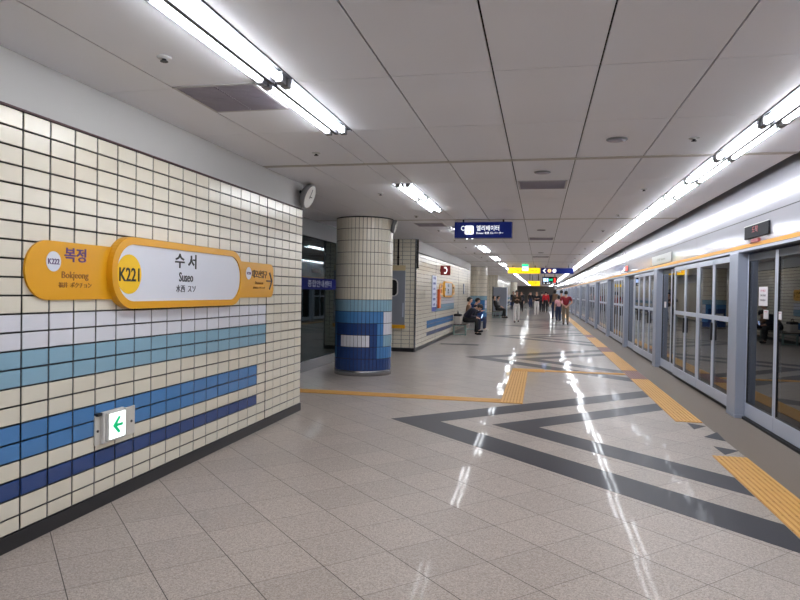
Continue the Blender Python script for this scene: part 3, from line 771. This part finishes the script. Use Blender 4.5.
# ------------------------------------------------------------------ on the middle block
t = thing('steel_door_panel', 'stainless steel panel with dark oval porthole behind the round column', 'door', (-3.59, YB - .008, 0))
MB().box(-.36, .36, -.045, -.002, .66, 1.99, mat('satin_grey_steel', (150, 154, 164), .4, .3), .006).build('panel', t)
rim = [(a, b) for a, b in stadium(.24, .44, .119, 10, (.065, 1.57))]; inn = [(a, b) for a, b in stadium(.19, .39, .094, 10, (.065, 1.57))]
MB().ring([(a, -.058, b) for a, b in rim], [(a, -.058, b) for a, b in inn], (0, .014, 0), WHITEP).build('porthole_rim', t)
MB().prism([(a, -.05, b) for a, b in inn], (0, .004, 0), BLACK).build('porthole', t)
MB().box(-.36, .37, -.07, -.002, .57, .66, YEL, .006).build('yellow_rail', t)
MB().box(-.36, .36, -.03, -.002, 1.99, 2.12, BEIGEP, .004).build('top_plate', t)
MB().box(.30, .33, -.052, -.045, .85, 1.2, ALU_L).build('hinge', t)
t = thing('conduit', 'black conduit running down from the ceiling to the steel panel', 'pipe', (-3.42, YB - .02, 0))
MB().tube((0, 0, 2.12), (0, 0, CH), .02, BLACK, 10).build('pipe', t)
MB().box(-.03, .03, -.005, .015, 2.3, 2.33, BLACK).build('clip', t)
t = thing('conduit', 'short black conduit on the metal corner of the middle wall', 'pipe', (XB + .035, YB + .05, 0))
MB().tube((0, 0, 2.05), (0, 0, CH), .022, BLACK, 10).build('pipe', t); MB().box(-.03, .03, -.03, .03, 2.05, 2.09, BLACK).build('clip', t)
t = thing('telephone_sign', 'dark red sign with white handset sticking out from middle wall', 'sign', (XB, 19.4, 2.14))
MB().box(.02, .315, -.03, .03, -.145, .145, REDBOX, .004).build('panel', t); MB().box(-.0, .02, -.02, .02, -.05, .05, DARKG).build('bracket', t)
hs = MB(); prev = None
for k in range(9):
    a = math.radians(-60 + 120 * k / 8); p = (.14 + .075 * math.cos(a), -.034, .0 + .09 * math.sin(a))
    if prev: hs.tube(prev, p, .012, LITWHITE, 8)
    prev = p
hs.box(.13, .195, -.046, -.03, .06, .1, LITWHITE); hs.box(.13, .195, -.046, -.03, -.1, -.06, LITWHITE)
hs.build('handset_symbol', t)
t = thing('notice_board', 'tall white and blue notice board left of the orange box', 'board', (XB + .012, 18.2, 1.55))
MB().box(0, .02, -.36, .36, -.62, .4, mat('pale_blue_board', (206, 212, 232), .4), .004).build('board', t)
for k in range(6): text('lettering', '수도권 광역전철 노선도'.split()[k % 3], .07, BLUEINK, t, (.022, -.02, .32 - .15 * k), ROT_LEFTWALL, .4, .02)
MB().box(.02, .022, -.36, .36, -.62, -.5, BLUEINK).build('footer_band', t)
t = thing('fire_alarm_box', 'orange box beside the white and blue notice board', 'box', (XB + .006, 19.05, 1.28))
MB().box(0, .07, -.14, .14, -.28, .28, ORANGE, .01).build('case', t); MB().lathe([(.05, .07), (.04, .09)], WHITEP, 16, 'x', (0, 0, .12)).build('lamp', t); MB().box(.07, .074, -.09, .09, -.2, -.02, mat('pale_orange_label', (230, 170, 120), .5)).build('label_plate', t)
t = thing('wall_plaque', 'small blue grey plaque on the middle wall above the bench', 'plaque', (XB + .006, 25.6, 1.62))
MB().box(0, .02, -.16, .16, -.2, .2, mat('blue_grey_plate', (104, 116, 140), .4), .004).build('plate', t); MB().box(.02, .022, -.1, .1, -.1, .1, LIGHTG).build('label_plate', t)

# ------------------------------------------------------------------ benches, cabinet, bag
def bench(loc, L, label):
    t = thing('platform_bench', label, 'bench', loc)
    for k in range(4): MB().box(.04 + k * .11, .14 + k * .11, 0, L, .36, .40, BENCHW, .008).build('slat', t)
    for y in (.12, L - .12):
        f = MB(); f.box(.02, .07, y - .03, y + .03, 0, .36, BENCHM, .004); f.box(.43, .48, y - .03, y + .03, 0, .36, BENCHM, .004); f.box(.02, .48, y - .03, y + .03, .32, .36, BENCHM, .004); f.box(.02, .48, y - .03, y + .03, .02, .05, BENCHM, .004)
        f.build('leg_frame', t)
    return t
bench((-2.93, 22.0, 0), 3.6, 'bench with pale metal legs against the middle wall holding three people')
bench((-2.75, 38.4, 0), 2.6, 'farther bench beyond the tiled column, in front of the grey cabinet')
t = thing('bag', 'pale bag with a black top on the near end of the first bench', 'bag', (-2.76, 22.2, .40))
bg = MB(); bg.prism([(-.12, -.17, 0), (.12, -.17, 0), (.12, .17, 0), (-.12, .17, 0)], (0, 0, .01), mat('pale_canvas', (190, 182, 172), .8))
bg.box(-.12, .12, -.17, .17, .005, .27, mat('pale_canvas', (190, 182, 172), .8), .04); bg.build('body', t)
MB().box(-.125, .125, -.175, .175, .25, .34, mat('black_fabric', (30, 28, 32), .8), .03).build('flap', t)
hd = MB(); prev = None
for k in range(9):
    a = PI * k / 8; p = (0, .1 * math.cos(a), .335 + .09 * math.sin(a))
    if prev: hd.tube(prev, p, .012, MATS['black_fabric'], 8)
    prev = p
hd.build('handle', t)
t = thing('grey_cabinet', 'tall plain grey cabinet behind the people on the second bench', 'cabinet', (-2.56, 42.5, 0))
MB().box(-.43, .43, 0, .6, .05, 1.86, GREYBOX, .01).build('body', t); MB().box(-.42, .0, -.012, 0, .12, 1.8, GREYBOX, .004).build('door', t); MB().box(.01, .42, -.012, 0, .12, 1.8, GREYBOX, .004).build('door', t)
MB().box(-.49, -.43, 0, .6, 0, 1.9, BLACK).build('side_panel', t); MB().box(.43, .46, -.01, .6, 0, 1.86, ALU_L).build('edge_trim', t); MB().box(-.41, .41, .03, .57, 0, .05, BLACK).build('plinth', t)

# ------------------------------------------------------------------ people
SKIN = mat('skin', (206, 160, 136), .5)
HAIR = mat('black_hair', (26, 22, 22), .5)
def skin_mesh(name, chains, m, sub=2):
    """chains: lists of (point, radius); points given twice are shared, so limbs join"""
    vs, rad, es, idx, roots = [], [], [], {}, []
    for ch in chains:
        prev = None
        for p, r in ch:
            key = tuple(round(c, 4) for c in p)
            if key not in idx:
                idx[key] = len(vs); vs.append(p); rad.append(r)
            if prev is not None and prev != idx[key]: es.append((prev, idx[key]))
            prev = idx[key]
    me = bpy.data.meshes.new(name); me.from_pydata(vs, es, []); o = bpy.data.objects.new(name, me); COL.objects.link(o)
    md = o.modifiers.new('skin', 'SKIN'); md.use_smooth_shade = True
    lay = me.skin_vertices[0].data if me.skin_vertices else None
    if lay is None:
        bm = bmesh.new(); bm.from_mesh(me); bm.verts.layers.skin.verify(); bm.to_mesh(me); bm.free(); lay = me.skin_vertices[0].data
    # one root per island
    par = list(range(len(vs)))
    def find(a):
        while par[a] != a: a = par[a]
        return a
    for a, b in es: par[find(b)] = find(a)
    seen = set()
    for i in range(len(vs)):
        lay[i].radius = (rad[i], rad[i]); f = find(i); lay[i].use_root = f not in seen; seen.add(f)
    s = o.modifiers.new('sub', 'SUBSURF'); s.levels = sub; s.render_levels = sub
    out = bpy.data.meshes.new_from_object(o.evaluated_get(bpy.context.evaluated_depsgraph_get()))
    bpy.data.objects.remove(o); out.name = name; out.materials.clear(); out.materials.append(m)
    for p in out.polygons: p.use_smooth = True; p.material_index = 0
    return out
def person(loc, rz, label, h=1.7, pose='stand', lean=0.0, arms='hang', top=None, bottom=None, shoe=None, sleeve='long', hair='short', stride=0.0, coat=False, head_down=0.0, build=1.0, group=None, skirt=False):
    t = thing('person', label, 'person', loc, rz, group)
    B = build; S = lambda x, y, z: Vector((x * h, y * h, z * h))
    sit = pose == 'sit'
    pz = .312 if sit else .52
    pel = S(0, 0, pz)
    ca, sa = math.cos(lean), math.sin(lean)
    def up(x, y, z):               # torso coordinates above the pelvis, leaning forward
        return Vector((x * h, (y * ca + z * sa) * h, pz * h + (z * ca - y * sa) * h))
    spine, chest, neck = up(0, 0, .10), up(0, .0, .20), up(0, -.005, .305)
    hl = lean + head_down; cb, sb = math.cos(hl), math.sin(hl)
    def hd(y, z): return neck + Vector((0, (y * cb + z * sb) * h, (z * cb - y * sb) * h))
    h0, h1, h2 = hd(.008, .038), hd(.018, .086), hd(.006, .130)
    body = [[(pel, .058 * h * B), (spine, .052 * h * B), (chest, .060 * h * B), (neck, .030 * h), (h0, .034 * h), (h1, .052 * h), (h2, .038 * h)],
            [(h1, .052 * h), (hd(.072, .078), .010 * h)]]
    tops, legs, shoes, fing = [[(pel, .070 * h * B), (spine, .072 * h * B), (chest, .080 * h * B), (neck - (neck - chest) * .12, .042 * h)]], [], [], []
    legs.append([(up(0, 0, .085), .070 * h * B), (pel, .076 * h * B)])
    for s in (-1, 1):
        sh = up(s * .105 * B, 0, .275)
        if arms == 'hang': el, wr = up(s * .128 * B, -.015, .105), up(s * .130 * B, .03, -.035)
        elif arms == 'phone': el, wr = up(s * .118 * B, .03, .115), up(s * .045, .15, .165)
        elif arms == 'back': el, wr = up(s * .150 * B, -.055, .12), up(s * .03, -.10, .01)
        elif arms == 'lap': el, wr = up(s * .128 * B, .02, .11), up(s * .05, .15, .04)
        elif arms == 'knees': el, wr = up(s * .12 * B, .03, .13), up(s * .035, .15, .195)
        elif arms == 'swing': el, wr = up(s * .128 * B, -.03 * s, .105), up(s * .125 * B, .05 - .05 * s, -.03)
        elif arms == 'fold': el, wr = up(s * .135 * B, .04, .13), up(-s * .03, .10, .15)
        dr = (wr - el).normalized(); pm = wr + dr * .04 * h
        body.append([(chest, .060 * h * B), (sh, .034 * h), (el, .024 * h), (wr, .0155 * h), (pm, .019 * h)])
        side = dr.cross(Vector((0, 0, 1))); side = side.normalized() if side.length > .2 else Vector((0, 1, 0))
        crl = dr.cross(side)
        for k, ln in enumerate((.040, .046, .043, .034)):
            b = pm + side * (k - 1.5) * .0095 * h; b2 = b + dr * ln * .55 * h; b3 = b2 + (dr * .8 + crl * .5 * -s).normalized() * ln * .5 * h
            fing.append([(b, .0055 * h), (b2, .005 * h), (b3, .004 * h)])
        b = pm - side * .016 * h - dr * .012 * h; fing.append([(b, .006 * h), (b - side * .014 * h + dr * .012 * h, .0055 * h), (b - side * .018 * h + dr * .03 * h, .0045 * h)])
        slv = [(chest, .080 * h * B), (sh, .043 * h), (el, .033 * h)]
        if sleeve == 'long': slv.append((wr - dr * .012 * h, .024 * h))
        elif sleeve == 'short': slv[-1] = (sh + (el - sh) * .8, .036 * h)
        tops.append(slv)
        hip = S(s * .052 * B, 0, pz - .015)
        if sit: kn, an = S(s * .065,   .245, .29), S(s * .065, .235 + stride * s, .045)
        else: kn, an = S(s * .055, .02 + stride * s * .5, .285), S(s * .055, -.005 + stride * s * (1.0 if s > 0 else 1.15), .045 + (.02 if s < 0 and stride else 0))
        toe = an + Vector((s * .008 * h, .095 * h, -.024 * h)); heel = an + Vector((0, -.02 * h, -.022 * h))
        body.append([(pel, .058 * h * B), (hip, .046 * h), (kn, .032 * h), (an, .021 * h), (an + Vector((0, .03 * h, -.016 * h)), .02 * h), (toe, .015 * h)])
        legs.append([(pel, .074 * h * B), (hip, .058 * h), ((hip + kn) / 2, .053 * h), (kn, .043 * h), (an + Vector((0, 0, -.006 * h)), .031 * h)])
        shoes.append((heel, an, toe))
    bm_ = skin_mesh('body', body + fing, SKIN); link('body', bm_, t)
    if coat and not sit: tops[0] = [(S(0, 0, pz - .16), .088 * h * B)] + tops[0]
    link('top', skin_mesh('top', tops, top), t)
    link('trousers', skin_mesh('trousers', legs, bottom), t)
    for hl_, an, toe in shoes:
        link('shoe', skin_mesh('shoe', [[(hl_, .024 * h), ((hl_ + toe) / 2 + Vector((0, 0, .004)), .026 * h), (toe, .02 * h)]], shoe, 2), t)
    # hair as a cap over crown and back of the head
    if hair:
        hc = hd(.006, .094); mb = MB(); n1, n2 = 14, 8; rr = .061 * h; rows = []
        fwd = Vector((0, cb, -sb)); upv = Vector((0, sb, cb)); rt = Vector((1, 0, 0))
        for i in range(n2 + 1):
            row = []
            for j in range(n1):
                az = 2 * PI * j / n1; front = math.sin(az)          # +1 faces forward
                lim = math.radians(62 if front > .4 else (128 if hair != 'long' else 150) if front < .1 else 95)
                th = lim * i / n2
                if i == 0: th = .02
                r = rr * (1.0 + (.06 if front < 0 else 0)); 
                row.append(mb.b.verts.new(hc + rt * (r * .86 * math.sin(th) * math.cos(az)) + fwd * (r * 1.02 * math.sin(th) * front) + upv * (r * 1.02 * math.cos(th) - (.03 * h * max(0, -front) * (i / n2) if hair == 'long' else 0))))
            rows.append(row)
        k = mb.mi(HAIR)
        for a, b in zip(rows, rows[1:]):
            for j in range(n1):
                f = mb.b.faces.new([a[j], a[(j + 1) % n1], b[(j + 1) % n1], b[j]]); f.material_index = k; f.smooth = True
        f = mb.b.faces.new(rows[0]); f.material_index = k
        o = mb.build('hair', t); sm = o.modifiers.new('thick', 'SOLIDIFY'); sm.thickness = .012; sm.offset = 0
    for s in (-1, 1):
        MB().lathe([(.001, -.005 * h), (.005 * h, -.003 * h), (.006 * h, 0), (.005 * h, .003 * h), (.001, .005 * h)], BLACK, 10).build('eye', t, hd(.064, .091) + Vector((s * .019 * h, 0, 0)))
        e = skin_mesh('ear', [[(hd(.012, .078) + Vector((s * .05 * h, 0, 0)), .008 * h), (hd(.008, .096) + Vector((s * .053 * h, 0, 0)), .009 * h)]], SKIN, 1); link('ear', e, t)
    e = MB().box(-.014 * h, .014 * h, -.002 * h, .002 * h, -.002 * h, .002 * h, mat('lips', (160, 90, 86), .5)).build('mouth', t, hd(.063, .055))
    return t
def fab(name, c): return mat(name, c, .85, var=.12, vscale=18)
NAVY = fab('navy_cloth', (34, 36, 54)); BLACKC = fab('black_cloth', (28, 28, 32)); CHAR = fab('charcoal_cloth', (52, 52, 58)); GREYC = fab('grey_cloth', (122, 120, 124))
CAMO = fab('brown_olive_cloth', (74, 62, 52)); WHITEC = fab('white_cloth', (222, 218, 216)); RED = fab('bright_red_cloth', (196, 34, 44)); MAROON = fab('maroon_red_cloth', (140, 36, 46))
KHAKI = fab('khaki_cloth', (142, 126, 108)); PINK = fab('pink_cloth', (236, 176, 184)); JEAN = fab('dark_denim', (44, 54, 84)); BROWNC = fab('brown_cloth', (120, 92, 72)); TAN = fab('tan_cloth', (150, 134, 118))
SH = fab('black_shoe', (26, 24, 26)); SHW = fab('pale_shoe', (200, 196, 192))
R90 = -PI / 2
person((-2.58, 22.75, 0), R90, 'person in dark jacket leaning over a phone, nearest on the bench', 1.74, 'sit', .78, 'knees', NAVY, BLACKC, SH, head_down=.45, build=1.32, stride=.02)
person((-2.62, 24.2, 0), R90, 'seated person with brown jacket, middle of the three on the bench', 1.70, 'sit', .05, 'lap', BROWNC, NAVY, SH, head_down=.1)
person((-2.50, 25.3, 0), R90, 'seated person in dark blue top, farthest on the first bench', 1.68, 'sit', .12, 'phone', NAVY, JEAN, SHW, head_down=.3)
t = thing('phone', 'pale glowing phone held by the nearest seated person', 'phone', (-1.985, 22.75, .655)); MB().box(-.04, .04, -.006, .006, -.075, .075, BLACK, .004).build('case', t); MB().box(-.036, .036, -.0075, -.006, -.07, .07, LITCYAN).build('screen', t); t.rotation_euler = (0.3, 0, 1.2)
person((-2.5, 38.9, 0), R90, 'person in black lounging on the second bench with legs stretched', 1.75, 'sit', -.28, 'lap', BLACKC, BLACKC, SH, stride=.05)
person((-2.5, 40.0, 0), R90, 'person in grey sitting beside the lounging person', 1.7, 'sit', .0, 'lap', GREYC, CHAR, SH)
person((-1.15, 33.3, 0), PI + .1, 'walker in brown olive jacket and white trousers, left of the crowd', 1.68, 'stand', .0, 'phone', CAMO, WHITEC, SH, stride=.07, head_down=.25)
person((-1.45, 52.0, 0), PI, 'distant person in grey top and black trousers behind the white trousered walker', 1.7, 'stand', .03, 'swing', CHAR, BLACKC, SH, stride=.1)
person((-.22, 45.5, 0), PI, 'person in black top and white trousers walking in the middle', 1.68, 'stand', .0, 'fold', BLACKC, WHITEC, SHW, stride=.06)
person((.45, 52.0, 0), 0, 'person in a bright red top and black trousers', 1.74, 'stand', 0, 'hang', RED, BLACKC, SH, stride=.04)
person((.14, 54.0, 0), 0, 'dark clothed person just left of the bright red top', 1.68, 'stand', 0, 'hang', CHAR, BLACKC, SH)
person((.86, 39.5, 0), .15, 'tall person in dark top with a brown backpack, back turned', 1.78, 'stand', 0, 'hang', NAVY, JEAN, SH, hair='long', build=1.1)
person((.98, 35.2, 0), .1, 'shorter person in a pale pink top left of the red shirted man', 1.45, 'stand', .05, 'swing', PINK, JEAN, SHW, hair='long', sleeve='short')
person((1.235, 32.3, 0), .05, 'man in maroon shirt and khaki trousers, hands behind his back', 1.68, 'stand', 0, 'back', MAROON, KHAKI, SH, sleeve='short', build=1.12)
person((1.16, 36.8, 0), .0, 'person mostly hidden behind the man in the maroon shirt', 1.74, 'stand', 0, 'hang', TAN, CHAR, SH)
bpk = thing('backpack', 'brown backpack worn by the tall person in the dark top', 'backpack', (.86, 39.5, 0), .15)
MB().box(-.17, .17, -.33, -.165, 1.02, 1.48, BROWNC, .05).build('body', bpk); MB().box(-.12, .12, -.37, -.325, 1.06, 1.25, BROWNC, .03).build('pocket', bpk)
for s in (-1, 1):
    st = MB(); st.tube((s * .1, -.17, 1.44), (s * .1, -.02, 1.50), .018, BLACKC, 8); st.tube((s * .1, -.02, 1.50), (s * .11, .15, 1.38), .018, BLACKC, 8); st.build('strap', bpk)
far = [(-2.3, 58, PI, CHAR, BLACKC, 'a'), (-1.7, 63, 0, GREYC, BLACKC, 'b'), (-.9, 66, PI, BLACKC, JEAN, 'c'), (-.3, 70, 0, TAN, CHAR, 'd'), (-2.0, 74, PI, BLACKC, BLACKC, 'e'), (.3, 76, 0, CHAR, JEAN, 'f'), (.8, 68, 0, NAVY, CHAR, 'g'), (-1.2, 80, PI, BROWNC, BLACKC, 'h')]
for x, y, rz, a, b, q in far:
    person((x, y, 0), rz, 'tiny distant person standing far down the platform', 1.7, 'stand', 0, 'hang', a, b, SH, stride=.04, group='crowd far down the platform')
